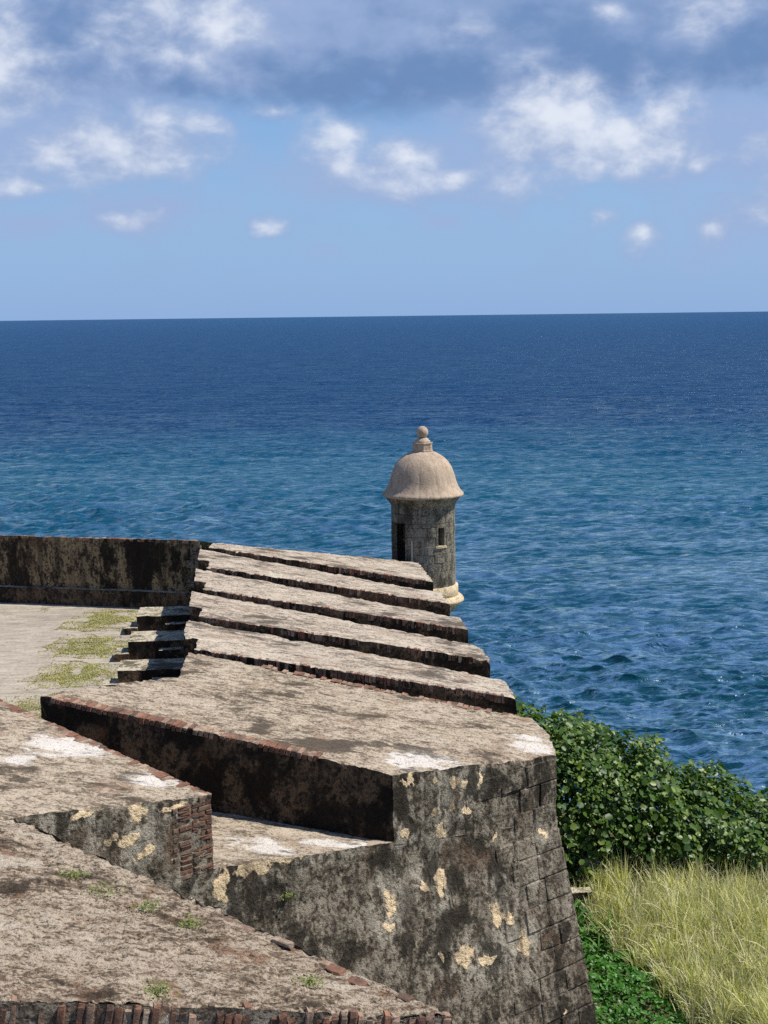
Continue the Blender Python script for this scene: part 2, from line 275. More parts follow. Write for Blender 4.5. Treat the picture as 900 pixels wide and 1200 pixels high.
# ------------------------------------------------------------------ object helpers
def mesh_of(name, verts, faces, mats, fmat=None, smooth=True):
    me = bpy.data.meshes.new(name); me.from_pydata([tuple(v) for v in verts], [], faces)
    for x in mats: me.materials.append(M[x])
    if fmat is not None: me.polygons.foreach_set('material_index', np.asarray(fmat, dtype=np.int32))
    if smooth: me.polygons.foreach_set('use_smooth', np.ones(len(me.polygons), dtype=bool))
    me.update(); return me
def link(name, me, parent=None):
    o = bpy.data.objects.new(name, me); C.objects.link(o)
    if parent is not None:
        o.parent = parent
        if parent.type == 'EMPTY': o.matrix_parent_inverse = Matrix.Translation(-parent.location)
    return o
def tag(o, label=None, cat=None, group=None, kind=None):
    if label: o['label'] = label
    if cat: o['category'] = cat
    if group: o['group'] = group
    if kind: o['kind'] = kind
    return o
def empty(name, loc, label, cat, group=None):
    o = bpy.data.objects.new(name, None); C.objects.link(o); o.location = loc; o.empty_display_size = 0.3
    return tag(o, label, cat, group)
def V(x, y, h): return Vector((x, y, Z(h)))
def wob(p, a):
    q = Vector(p)
    return q + noise.noise_vector(q*0.9)*(a*0.45) + noise.noise_vector(q*3.3)*(a*0.55) + noise.noise_vector(q*10.7)*(a*0.32)
class Geo:
    """gathers gridded, roughened masonry patches into one mesh"""
    def __init__(s): s.v = []; s.f = []; s.m = []; s.o = []
    def patch(s, a, b, c, d, cell, amp, mi=0, extra=None):
        nu = max(1, math.ceil(max((b-a).length, (c-d).length)/cell)); nv = max(1, math.ceil(max((d-a).length, (c-b).length)/cell))
        o = len(s.v)
        for j in range(nv+1):
            for i in range(nu+1):
                u, v = i/nu, j/nv
                p = a*(1-u)*(1-v)+b*u*(1-v)+c*u*v+d*(1-u)*v
                q = wob(p, amp)
                if extra: q = q+extra(p)
                s.v.append(q); s.o.append(p)
        for j in range(nv):
            for i in range(nu):
                k = o+j*(nu+1)+i; s.f.append((k, k+1, k+nu+2, k+nu+1)); s.m.append(mi)
    def chip(s, outline, hfun, amp=0.10, wid=0.07):
        """break the arrises along the top edge"""
        n = len(outline); area = sum(outline[i].x*outline[(i+1) % n].y-outline[(i+1) % n].x*outline[i].y for i in range(n)); sg = 1 if area > 0 else -1
        ed = []
        for i in range(n):
            a, b = outline[i], outline[(i+1) % n]; L = (b-a).length
            if L < 0.3: continue
            e = (b-a)/L; ed.append((a.x, a.y, e.x, e.y, L))
        for i, p in enumerate(s.o):
            dz = abs((CZ-p.z)-hfun(p.x, p.y))
            if dz > 0.3: continue
            best = 9; bn = None
            for ax_, ay_, ex_, ey_, L in ed:
                dx, dy = p.x-ax_, p.y-ay_; tt = min(max(dx*ex_+dy*ey_, 0), L); d = math.hypot(dx-ex_*tt, dy-ey_*tt)
                if d < best: best = d; bn = (ey_*sg, -ex_*sg)
            if best > 0.3: continue
            w_ = math.exp(-(best/wid)**2-(dz/wid)**2)
            k_ = noise.noise(p*1.6)+0.7*noise.noise(p*5.0)+0.5*noise.noise(p*12)+0.05
            if k_ > 0: s.v[i] = s.v[i]-Vector((bn[0]*0.7, bn[1]*0.7, 0.8))*(w_*amp*min(k_, 0.9))
    def build(s, name, mats, parent=None): return link(name, mesh_of(name, s.v, s.f, mats, s.m), parent)
def brick_mesh(name, seed, mat, bev=0.10, jit=0.05):
    r = random.Random(seed); bm = bmesh.new(); bmesh.ops.create_cube(bm, size=1.0)
    bmesh.ops.bevel(bm, geom=list(bm.edges), offset=bev, segments=1, affect='EDGES')
    for v in bm.verts: v.co += Vector((r.uniform(-jit, jit), r.uniform(-jit, jit), r.uniform(-jit, jit)))
    me = bpy.data.meshes.new(name); bm.to_mesh(me); bm.free(); me.materials.append(M[mat]); return me
BRICKS = [brick_mesh('brick', i, 'brick', 0.14, 0.085) for i in range(8)]
EBRICKS = [brick_mesh('brick', 60+i, 'brick', 0.07, 0.03) for i in range(8)]
DBRICKS = [brick_mesh('brick', 20+i, 'brick_dark', 0.12, 0.08) for i in range(8)]
STONES = [brick_mesh('stone', 40+i, 'face', 0.05, 0.03) for i in range(6)]
def piece(name, me, parent, loc, ax, ay, az_, size):
    o = link(name, me, parent)
    mm = Matrix((ax*size[0], ay*size[1], az_*size[2])).transposed().to_4x4(); mm.translation = loc
    o.matrix_basis = mm; return o
def brick_row(name, parent, a, b, inward, pitch, depth, height, mat='brick_j', seed=1, miss=0.12, lift=0.0, t0=0.0, t1=1.0, proud=0.03, down=None):
    """a run of small edge bricks joined in one part (each too small to pick apart)"""
    r = random.Random(seed); L = (b-a).length; e = (b-a)/L; n = int(L*(t1-t0)/pitch); up_ = Vector((0, 0, 1)); vs_, fs_ = [], []
    for i in range(n):
        if r.random() < miss: continue
        s0 = t0*L+i*pitch; wd = pitch*r.uniform(0.74, 0.95); hh_ = height*r.uniform(0.7, 1.1); pr = r.uniform(-0.01, proud); tp = lift+r.uniform(-0.02, 0.008)
        o = len(vs_)
        for k in range(8):
            p = a+e*(s0+(wd if k & 1 else 0))+inward*(depth if k & 2 else -pr)+up_*(tp if k & 4 else tp-hh_)
            p += Vector((r.uniform(-1, 1), r.uniform(-1, 1), r.uniform(-1, 1)))*0.008
            p = p+wob(p, 0.02)-p; vs_.append(p)
        fs_ += [tuple(o+q for q in f_) for f_ in ((0,1,5,4),(1,3,7,5),(3,2,6,7),(2,0,4,6),(4,5,7,6),(0,2,3,1))]
    me = mesh_of(name, vs_, fs_, [mat], None, False)
    return tag(link(name, me, parent), kind='stuff')

# ------------------------------------------------------------------ levels shared by the masonry
XI, XO = -1.52, 5.80
def ht(x, y): return 7.19+0.1653*(x-XI)                     # crest plane: falls towards the sea
def hs1(x, y): return ht(x, y)+1.25                         # embrasure sills
def hs2(x, y): return 8.57+0.1205*(x+0.42)+0.0764*(y-22.04)
P1 = Vector((2.37, 24.05)); P2 = Vector((5.77, 26.50)); P0 = Vector((-3.85, 26.30)); E2 = (P2-P1).normalized(); N2 = Vector((E2.y, -E2.x))
def face2(s): return P2-E2*s                                # along the near outer face
A0 = face2(7.95); A1 = face2(14.5)
HC, HG, BAT = 9.6, 17.5, 0.18
TER = 9.45

# ------------------------------------------------------------------ sea: one sheet to the horizon, real waves in the near field
def build_sea():
    ang = np.concatenate([np.radians(np.linspace(-180, -14, 40, endpoint=False)), np.radians(np.linspace(-14, 25, 680, endpoint=False)), np.radians(np.linspace(25, 180, 38))])
    # rows get wider apart with distance, as wide as a wave can be and still be told apart from up here
    rad = np.concatenate([[20, 45, 70, 85], 1.0/np.linspace(1/105.0, 1/2600.0, 1000), np.exp(np.linspace(math.log(2900), math.log(90000), 40))])
    dr = np.gradient(rad)
    A, Rr = np.meshgrid(ang, rad); Dr = np.repeat(np.maximum(dr, rad*0.0010)[:, None], len(ang), 1)
    X = Rr*np.sin(A); Y = Rr*np.cos(A); Zz = np.zeros_like(X); DX = np.zeros_like(X); DY = np.zeros_like(X)
    g = np.random.default_rng(3); NW = 110
    lams = 0.9*(30/0.9)**((np.arange(NW)+g.random(NW))/NW)
    gust = 0.85+0.5*np.sin(X*0.013+Y*0.021+1)*np.sin(X*0.008-Y*0.017+2)
    for lam in lams:
        th = math.radians(200)+g.normal(0, 0.50); k = 2*math.pi/lam
        slope = 0.46/math.sqrt(NW)*1.41*g.uniform(0.5, 1.4)*(1.0 if lam < 4.5 else (4.5/lam)**0.6)
        amp = slope/k; kx, ky = k*math.sin(th), k*math.cos(th)
        rows = np.where(lam > 1.9*np.maximum(dr, rad*0.0010))[0]; rows = rows[rows < 1005]
        if not len(rows): continue
        r0, r1 = rows[0], rows[-1]+1; sl = slice(r0, r1)
        fade = np.clip((lam/Dr[sl]-1.9)/1.6, 0, 1)*gust[sl]
        ph = kx*X[sl]+ky*Y[sl]+g.uniform(0, 6.28); c_, s_ = np.cos(ph), np.sin(ph)
        Zz[sl] += amp*fade*c_; DX[sl] -= 0.75*amp*fade*math.sin(th)*s_; DY[sl] -= 0.75*amp*fade*math.cos(th)*s_
    P = np.stack([X+DX, Y+DY, Zz], -1).reshape(-1, 3); nr, na = X.shape
    i, j = np.meshgrid(np.arange(nr-1), np.arange(na-1), indexing='ij'); k = (i*na+j).ravel()
    F = np.stack([k, k+1, k+na+1, k+na], 1)[:, ::-1]
    me = bpy.data.meshes.new('sea'); me.vertices.add(len(P)); me.vertices.foreach_set('co', P.ravel())
    me.loops.add(F.size); me.loops.foreach_set('vertex_index', F.ravel().astype(np.int32))
    me.polygons.add(len(F)); me.polygons.foreach_set('loop_start', np.arange(0, F.size, 4, dtype=np.int32))
    me.polygons.foreach_set('use_smooth', np.ones(len(F), dtype=bool)); me.materials.append(M['sea']); me.update(calc_edges=True)
    so_ = tag(link('sea', me), kind='structure'); so_.location.z = -8.0
build_sea()

# ------------------------------------------------------------------ ground outside the walls: grassy shelf that drops to the sea
def ground_h(x, y):
    d = max(0.0, (x-6.0)*0.06)+max(0.0, (y-30)*0.03)
    edge = max(0.0, y-43.5)+max(0.0, (x-24)*0.8)
    return 14.95+d+min(26.5, edge*1.5)+0.25*noise.noise(Vector((x*0.35, y*0.35, 0)))
gv, gf = [], []
gx = np.concatenate([np.linspace(-60, 2, 12, endpoint=False), np.linspace(2, 30, 70), np.linspace(32, 70, 12)]); gy = np.concatenate([np.linspace(-30, 24, 12, endpoint=False), np.linspace(24, 60, 80), np.linspace(62, 90, 8)])
for y in gy:
    for x in gx: gv.append((x, y, Z(ground_h(x, y))))
nx = len(gx)
for j in range(len(gy)-1):
    for i in range(nx-1): k = j*nx+i; gf.append((k, k+1, k+nx+1, k+nx))
tag(link('ground', mesh_of('ground', gv, gf, ['soil'])), kind='structure')

# ------------------------------------------------------------------ terrace behind the parapet
g = Geo()
g.patch(V(-30, 20, TER), V(-1.4, 20, TER), V(-1.4, 47.2, TER), V(-30, 57.0, TER), 0.3, 0.012)
ter = g.build('terrace', ['pave']); tag(ter, kind='structure')

# ------------------------------------------------------------------ the seaward rampart
ramp_ = empty('rampart_wall', V(2.0, 33.0, TER), 'weathered stone rampart with sloping merlons running out to the domed sentry box', 'rampart')
g = Geo()
def v2(p, h): return V(p.x, p.y, h)
# sills (mat 0)
g.patch(V(XI, 28.9, hs1(XI, 0)), V(XO, 26.5, hs1(XO, 0)), V(XO, 50.3, hs1(XO, 0)), V(XI, 46.95, hs1(XI, 0)), 0.2, 0.03, 0)
q = [P0, P1, A0, Vector((-4.62, 25.50))]
g.patch(*[v2(p, hs2(p.x, p.y)) for p in q], 0.07, 0.04, 0)
q = [Vector((-4.62, 25.50)), A0, A1, Vector((-9.5, 20.4))]
g.patch(*[v2(p, hs2(p.x, p.y)+0.02) for p in q], 0.2, 0.03, 0)
q = [Vector((-1.49, 28.92)), P2, P1, P0]
g.patch(*[v2(p, hs2(p.x, p.y)+0.05) for p in q], 0.4, 0.02, 0)
# outer faces: upright down to the cordon, battered below
def outer_face(a, ha, b, hb, n, cell, amp, mi, mita=0.0, mitb=0.0):
    ea = (b-a).normalized(); o = n*(BAT*(HG-HC))
    g.patch(v2(a, ha), v2(b, hb), v2(b, HC), v2(a, HC), cell, amp, mi)
    g.patch(v2(a, HC), v2(b, HC), v2(b+o+ea*mitb, HG), v2(a+o+ea*mita, HG), cell, amp, mi)
oo = BAT*(HG-HC); cx = P2.x+oo; cy = P2.y+((cx-P2.x)*N2.x-oo)/(-N2.y); corner = Vector((cx, cy))
mt2 = (corner-(P2+N2*oo)).dot(E2); mt1 = (corner-(P2+Vector((oo, 0)))).dot(Vector((0, 1)))
sB = face2(4.19)
outer_face(A1, hs2(A1.x, A1.y), A0, hs2(A0.x, A0.y), N2, 0.06, 0.045, 1)
outer_face(A0, hs2(A0.x, A0.y), P1, hs2(P1.x, P1.y), N2, 0.06, 0.045, 1)
outer_face(P1, hs2(P1.x, P1.y)+0.05, P2, hs2(P2.x, P2.y)+0.05, N2, 0.06, 0.045, 1, 0, mt2)
outer_face(P2, hs1(XO, 0), Vector((XO, 50.3)), hs1(XO, 0), Vector((1, 0)), 0.25, 0.04, 1, mt1, 0)
# inner faces down to the terrace
g.patch(V(XI, 47.0, hs1(XI, 0)), V(XI, 28.9, hs1(XI, 0)), V(XI, 28.9, TER+.3), V(XI, 47.0, TER+.3), 0.2, 0.03, 2)
for a, b in ((Vector((-1.5, 28.92)), P0), (P0, Vector((-9.5, 20.4)))):
    g.patch(v2(a, hs2(a.x, a.y)), v2(b, hs2(b.x, b.y)), v2(b, TER+.3), v2(a, TER+.3), 0.25, 0.03, 2)
scarp = g.build('scarp', ['top', 'face', 'cheek_shade'], ramp_)

# dressed quoin stones on the salient corner, laid course by course
rs = random.Random(5)
h = ht(P2.x, 0)+0.03; row = 0
while h < 14.4:
    ch = rs.uniform(0.36, 0.46) if row not in (2,) else 0.52
    hm = h+ch/2; o = max(0.0, (hm-HC)*BAT)
    cpt = P2.copy()
    if o: X_ = P2.x+o; cpt = Vector((X_, P2.y+((X_-P2.x)*N2.x-o)/(-N2.y)))
    s = 0.0; nst = 2 if row % 3 else 3
    tilt = math.atan(BAT) if hm > HC+0.2 else 0.0
    nax = (Vector((N2.x, N2.y, 0))*math.cos(tilt)+Vector((0, 0, 1))*math.sin(tilt)); ex = Vector((E2.x, E2.y, 0)); uz = ex.cross(-nax).normalized()
    if uz.z < 0: uz = -uz
    for k in range(nst):
        L_ = rs.uniform(0.45, 0.75) if (k or row % 2) else rs.uniform(0.66, 0.95)
        c2 = cpt-E2*(s+L_/2)
        if s+L_ < 2.3:
            loc = Vector((c2.x, c2.y, Z(hm)))-nax*(0.132-rs.uniform(0.0, 0.014))
            piece('stone', rs.choice(STONES), scarp, loc, ex, nax, uz, (L_-0.016, 0.30, ch-0.018))
        s += L_
    h += ch; row += 1

# merlons ----------------------------------------------------------
def merlon(outline, quads, sill, cell, amp, topm, facem, drop=None, extra=None):
    """outline: plan points in order; quads: plan quads covering the top; each side drops to the sill"""
    g_ = Geo()
    for q_ in quads: g_.patch(*[v2(p, ht(p.x, p.y)) for p in q_], cell, amp, 0, extra)
    n = len(outline); drop = drop or [0.10]*n
    for i in range(n):
        a, b = outline[i], outline[(i+1) % n]
        g_.patch(v2(a, ht(a.x, a.y)), v2(b, ht(b.x, b.y)), v2(b, sill(b.x, b.y)+drop[i]), v2(a, sill(a.x, a.y)+drop[i]), cell, amp, facem[i] if isinstance(facem, (list, tuple)) else facem)
    g_.chip(outline, ht)
    return g_.build('merlon', ['top' if topm is None else topm, 'face', 'cheek_shade'], ramp_)
PITCHM = 3.555
for k in range(4):
    y0 = 30.75+PITCHM*k
    oN, oF = Vector((XO+.012, y0)), Vector((XO+.012, y0+1.65)); tip = Vector((-1.26, y0+0.77)); nb_ = Vector((-1.12, y0+1.86)); ni = Vector((XI-.012, y0+1.85)); fi = Vector((XI-.012, y0+3.82))
    fm = fi.lerp(oF, 0.06)
    me_ = merlon([tip, oN, oF, fi, ni, nb_], [[tip, oN, oF, fm], [nb_, tip, fm, fm], [ni, nb_, fm, fi]], hs1, 0.11, 0.045, 'top_far', [2, 1, 2, 2, 2, 2])
    tag(me_, ['narrow sloping merlon nearest the wide corner merlon', 'second narrow sloping merlon from the wide corner one', 'third narrow sloping merlon from the wide corner one', 'fourth narrow sloping merlon from the wide corner one, below the sentry box'][k])
    a3, b3 = v2(tip, ht(tip.x, 0)), v2(oN, ht(oN.x, 0)); inw = Vector((0.10, 0.99, 0))
    brick_row('brick_edging', me_, a3, b3, inw, 0.085, 0.16, 0.17, 'brick_j', 10+k, 0.08, 0.0, 0.02, 0.97, 0.018)
# end merlon in front of the sentry box
m1 = [Vector((-1.27, 45.85)), Vector((XO+.012, 44.96)), Vector((5.78, 48.75)), Vector((-1.15, 46.85))]
me_ = merlon(m1, [m1], hs1, 0.11, 0.045, 'top_far', [2, 1, 1, 1]); tag(me_, 'broad end merlon right below the sentry box')
brick_row('brick_edging', me_, v2(m1[0], ht(m1[0].x, 0)), v2(m1[1], ht(m1[1].x, 0)), Vector((0.1, 0.99, 0)), 0.085, 0.16, 0.17, 'brick_j', 31, 0.08, 0.0, 0.05, 0.97, 0.018)
# wide corner merlon
inL = Vector((-1.50, 28.92)); inF = Vector((-1.36, 31.15)); oF = Vector((5.80, 29.10)); inM = Vector((-2.57, 27.85)); p2b = Vector((5.93, 27.9))
big = merlon([P0, P1, P2, p2b, oF, inF, inL, inM],
             [[P0, P1, P2.lerp(P1, .5), inM], [inM, P2.lerp(P1, .5), P2, inL], [inL, P2, p2b, p2b], [inL, p2b, oF, inF]],
             lambda x, y: hs2(x, y) if y < 28.95 else hs1(x, y), 0.06, 0.045, None, [2, 1, 1, 1, 2, 2, 2, 2], [.1, .05, .1, .1, .1, .1, .1, .1])
tag(big, 'wide corner merlon with brick edged shaded side and patchy plaster face')
brick_row('brick_edging', big, v2(inF, ht(inF.x, 0))+Vector((0.2, .0, 0)), v2(oF, ht(oF.x, 0)), Vector((-0.28, -0.96, 0)), 0.12, 0.22, 0.16, 'brick_j', 77, 0.2, 0.015, 0.2, 0.98, 0.02)
def edge_bricks(parent, a, b, inward, n, depth, height, seed, prob=1.0, meshes=EBRICKS, lift=0.012, proud=0.025, t0=0.0, t1=1.0, rough=False):
    r = random.Random(seed); e = b-a; L = e.length; e3 = e/L; inw = inward.normalized(); uz = e3.cross(inw); uz = uz if uz.z > 0 else -uz
    for i in range(n):
        tt = t0+(t1-t0)*(i+0.5)/n
        if r.random() > prob: continue
        wd = L*(t1-t0)/n*(r.uniform(0.7, 1.05) if rough else r.uniform(0.80, 0.93))
        loc = a+e*tt+inw*(depth/2-r.uniform(0.0, proud))+uz*(lift-height/2+(r.uniform(-0.07, 0.015) if rough else r.uniform(-0.010, 0.006)))
        piece('brick', r.choice(meshes), parent, loc, (e3+uz*r.uniform(-.03, .03)).normalized(), inw, uz, (wd, depth*r.uniform(.9, 1.05), height*r.uniform(.85, 1.2)))
a3, b3 = v2(P0, ht(P0.x, 0)), v2(P1, ht(P1.x, 0)); inw = Vector(((b3-a3).y*-1, (b3-a3).x, 0)).normalized()
edge_bricks(big, a3, b3, inw, 50, 0.30, 0.11, 3, 0.97, t0=0.03, t1=0.80, lift=0.010)
# merlon across the wide embrasure
AF = Vector((-4.50, 25.72)); AB = Vector((-9.3, 20.55)); A0p, A1p = A0, A1
left = merlon([A1p, A0p, AF, AB], [[A1p, A0p, AF, AB]], hs2, 0.06, 0.045, None, [1, 2, 2, 2], [0, .1, .1, .1])
tag(left, 'merlon at the left edge with a brick quoin corner')
a3, b3 = v2(A0, ht(A0.x, 0)), v2(AF, ht(AF.x, 0)); d3 = (b3-a3); inw = Vector((-d3.y, d3.x, 0)).normalized()
edge_bricks(left, a3, b3, inw, 46, 0.24, 0.12, 5, 0.90, lift=0.016)
# brick quoin: courses of headers and stretchers on its outer corner
rq = random.Random(9); hh0 = ht(A0.x, 0)+0.07; r_ = 0; n3 = Vector((N2.x, N2.y, 0)); ex = Vector((E2.x, E2.y, 0))
while hh0 < hs2(A0.x, A0.y)-0.02:
    s = 0.0; seq = ([0.25, 0.12, 0.25] if r_ % 2 else [0.12, 0.25, 0.25, 0.1])
    for L_ in seq:
        c2 = A0-E2*(s+L_/2); s += L_
        if rq.random() < 0.06 and s > .4: continue
        piece('brick', rq.choice(DBRICKS), left, Vector((c2.x, c2.y, Z(hh0+.03+c2.x*0)))-n3*(0.076-rq.uniform(0.0, 0.022)), ex, n3, Vector((0, 0, 1)), (L_-0.004, 0.16, 0.072))
    hh0 += 0.078; r_ += 1

# ------------------------------------------------------------------ the nearest rampart, in the foreground
near = empty('rampart_wall', V(-1.5, 16.5, 16.0), 'flaking foreground rampart top with a ragged brick front edge', 'rampart')
B0, B1, B2, B3 = Vector((2.13, 15.20)), Vector((-5.6, 21.86)), Vector((-6.5, 14.1)), Vector((-2.69, 14.57))
def flake(p):
    a = noise.noise(Vector((p.x*1.3, p.y*1.3, 3))); b_ = noise.noise(Vector((p.x*4.5+a, p.y*4.5, 7))); c_ = noise.noise(Vector((p.x*13, p.y*13, 1)))
    terr = round((a*1.2+b_*0.7)*3.0)/3.0
    return Vector((0, 0, 0.045*terr+0.02*c_))
g = Geo()
Bl = [(B3, B0, B1.lerp(B0, .5), B1.lerp(B0, .98)), ]
g.patch(v2(B3, ht(B3.x, 0)), v2(B0, ht(B0.x, 0)), v2(B0.lerp(B1, .02), ht(B0.x-.1, 0)), v2(B1, ht(B1.x, 0)), 0.045, 0.03, 0, flake)
g.patch(v2(B2, ht(B2.x, 0)), v2(B3, ht(B3.x, 0)), v2(B1, ht(B1.x, 0)), v2(B1+Vector((-1, -1)), ht(B1.x, 0)), 0.15, 0.03, 0, flake)
for a, b in ((B2, B3), (B3, B0), (B0, B1)):
    g.patch(v2(a, ht(a.x, 0)), v2(b, ht(b.x, 0)), v2(b, 16.5), v2(a, 16.5), 0.10, 0.035, 0 if a is B3 or a is B2 else 1)
g.chip([B2, B3, B0, B1], ht, 0.14, 0.10)
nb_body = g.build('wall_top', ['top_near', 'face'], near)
for a, b, n, sd in ((B2.lerp(B3, .55), B3, 18, 41), (B3, B0, 50, 42)):
    a3, b3 = v2(a, ht(a.x, 0)), v2(b, ht(b.x, 0)); d3 = b3-a3; inw = Vector((-d3.y, d3.x, 0)).normalized()
    edge_bricks(nb_body, a3, b3, inw, n, 0.15, 0.27, sd, 0.90, lift=0.0, proud=0.05, rough=True, meshes=BRICKS)
# flat bricks lying along the inner edge of the top, worn into the crust
rb = random.Random(12)
a3, b3 = v2(B0, ht(B0.x, 0)), v2(B1, ht(B1.x, 0)); d3 = b3-a3; e3 = d3.normalized(); inw = Vector((d3.y, -d3.x, 0)).normalized()
inw = -inw if (inw.x*(B3-B0).x+inw.y*(B3-B0).y) < 0 else inw
for i in range(7):
    tt = rb.uniform(0.0, 0.35)
    piece('brick', rb.choice(BRICKS), nb_body, a3+d3*tt+inw*(0.08+rb.uniform(-.02, .12))+Vector((0, 0, rb.uniform(-.01, .02))), e3, inw, Vector((0, 0, 1)), (rb.uniform(.16, .26), rb.uniform(.1, .16), 0.06))

# ------------------------------------------------------------------ far wall closing the terrace
far = empty('parapet_wall', V(-6.0, 48.4, TER), 'shaded mottled parapet wall across the back of the terrace', 'wall')
FA, FB = Vector((-1.58, 46.95)), Vector((-16.0, 52.0)); FE = (FB-FA).normalized(); FN = Vector((FE.y, -FE.x)); FN = FN if FN.y < 0 else -FN
g = Geo(); hl = 8.88
FO1, FO0 = FB-FN*6.5, Vector((0.2, 53.0))
g.patch(v2(FA, 7.19), v2(FB, 7.19), v2(FO1, 8.5), v2(FO0, 8.55), 0.3, 0.03, 0)
g.patch(v2(FA, 7.19), v2(FB, 7.19), v2(FB, hl), v2(FA, hl), 0.12, 0.04, 1)
g.patch(v2(FO0, 8.55), v2(FO1, 8.5), v2(FO1, 17), v2(FO0, 17), 0.5, 0.03, 1)
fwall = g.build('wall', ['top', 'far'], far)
g = Geo(); ofs = FN*0.14
g.patch(v2(FA, hl), v2(FB, hl), v2(FB+ofs, hl+.03), v2(FA+ofs, hl+.03), 0.12, 0.03, 0)
g.patch(v2(FA+ofs, hl+.03), v2(FB+ofs, hl+.03), v2(FB+ofs*1.3, TER+.2), v2(FA+ofs*1.3, TER+.2), 0.12, 0.05, 1)
g.build('plinth', ['top', 'cheek_shade'], far)
brick_row('brick_edging', fwall, v2(FA, 7.19), v2(FB, 7.19), Vector((-FN.x, -FN.y, 0)), 0.13, 0.2, 0.10, 'brick_j', 55, 0.35, 0.0, 0.0, 1.0, 0.03)
rs2 = random.Random(2); hq = 7.35
while hq < 8.8:
    ch = rs2.uniform(0.2, 0.28); L_ = rs2.choice((0.34, 0.5)); c2 = FA+FE*(L_/2)
    piece('stone', rs2.choice(STONES), fwall, Vector((c2.x, c2.y, Z(hq+ch/2)))+Vector((FN.x, FN.y, 0))*(-0.06), Vector((FE.x, FE.y, 0)), Vector((FN.x, FN.y, 0)), Vector((0, 0, 1)), (L_-.02, 0.2, ch-.02))
    hq += ch

# ------------------------------------------------------------------ stone steps against the parapet
def rough_box(name, parent, x0, x1, y0, y1, h0, h1, mi, cell=0.09, amp=0.03):
    g_ = Geo(); c = [Vector((x0, y0)), Vector((x1, y0)), Vector((x1, y1)), Vector((x0, y1))]
    g_.patch(*[v2(p, h0) for p in c], cell, amp, 0)
    for i in range(4): a, b = c[i], c[(i+1) % 4]; g_.patch(v2(a, h0), v2(b, h0), v2(b, h1), v2(a, h1), cell, amp, 1)
    return g_.build(name, [mi, 'cheek_shade'], parent)
for k, (ya, yb, lab) in enumerate(((43.5, 44.9, 'farthest of the three stone firing steps against the parapet'), (40.03, 41.35, 'middle of the three stone firing steps against the parapet'), (36.65, 37.85, 'nearest of the three stone firing steps against the parapet'))):
    st_ = empty('firing_step', V(-2.6, (ya+yb)/2, TER), lab, 'step', 'firing steps along the parapet')
    rough_box('upper_step', st_, -3.42, -1.45, ya, yb, 8.92, TER+.1, 'step')
    rough_box('lower_step', st_, -3.80, -3.40, ya-.15, yb-.62, 9.24, TER+.1, 'step')
    rough_box('side_slab', st_, -2.55, -1.45, ya-.32, ya+.02, 9.12, TER+.1, 'step')

# ------------------------------------------------------------------ sentry box
TX, TY = 6.10, 50.0
def hz(zy): return (111+zy/4.09)*0.0298                     # profile heights
TB = 9.39
tower = empty('sentry_box', V(TX, TY, TB), 'round domed stone sentry box at the seaward corner of the rampart', 'sentry box')
def tl(me, name, parent=tower, rot=0.0):
    o = bpy.data.objects.new(name, me); C.objects.link(o); o.parent = parent; o.rotation_euler = (0, 0, rot); return o
def lathe(prof, seg=72, mat='dome', a0=0.0, a1=2*math.pi, groove=0.0, amp=0.006):
    vs_, fs_ = [], []; full = abs(a1-a0-2*math.pi) < 1e-6; n = seg if full else seg+1
    for (r, z) in prof:
        for i in range(n):
            a = a0+(a1-a0)*i/seg; rr = r
            if groove:
                q_ = abs(2*i/seg-1); rr = r*(1-groove*q_**6)
            p = Vector((rr*math.cos(a), rr*math.sin(a), z)); vs_.append(p+noise.noise_vector((p+Vector((3, 9, 1)))*2.2)*amp*min(1, r*3))
    for j in range(len(prof)-1):
        for i in range(seg if full else seg):
            k = j*n+i; k2 = j*n+(i+1) % n; fs_.append((k, k2, k2+n, k+n))
    return mesh_of('lathe', vs_, fs_, [mat])
SC = 0.0073
def pr(pts): return [(r*SC, TB-hz(y)) for r, y in pts]
CAMA = math.atan2(-TY, -TX)                                 # direction from the tower back to the view
def ang(deg): return CAMA+R(deg)                            # + is to the right as seen from the terrace
R_OUT, R_IN = 1.12, 0.92
zt, zb = TB-hz(440), 0.0
openings = [(ang(-60), R(28), TB-hz(705)-0.5, TB-hz(524)), (ang(33.5), R(7.0), TB-hz(632), TB-hz(543)), (ang(-140), R(7.5), TB-hz(628), TB-hz(540)), (ang(125), R(7.5), TB-hz(628), TB-hz(540))]
def arcs(z0, z1, a0, a1):
    """cut the openings out of an arc"""
    out = [(a0, a1)]
    for (ca, hw, oz0, oz1) in openings:
        if z1 <= oz0+.02 or z0 >= oz1-.02: continue
        nxt = []
        for (s0, s1) in out:
            c = ca
            while c < s0-math.pi: c += 2*math.pi
            for cc in (c-2*math.pi, c, c+2*math.pi):
                if s0 < cc+hw and s1 > cc-hw:
                    if s0 < cc-hw: nxt.append((s0, cc-hw))
                    if s1 > cc+hw: nxt.append((cc+hw, s1))
                    break
            else: nxt.append((s0, s1))
        out = nxt
    return [o for o in out if o[1]-o[0] > R(1.5)]
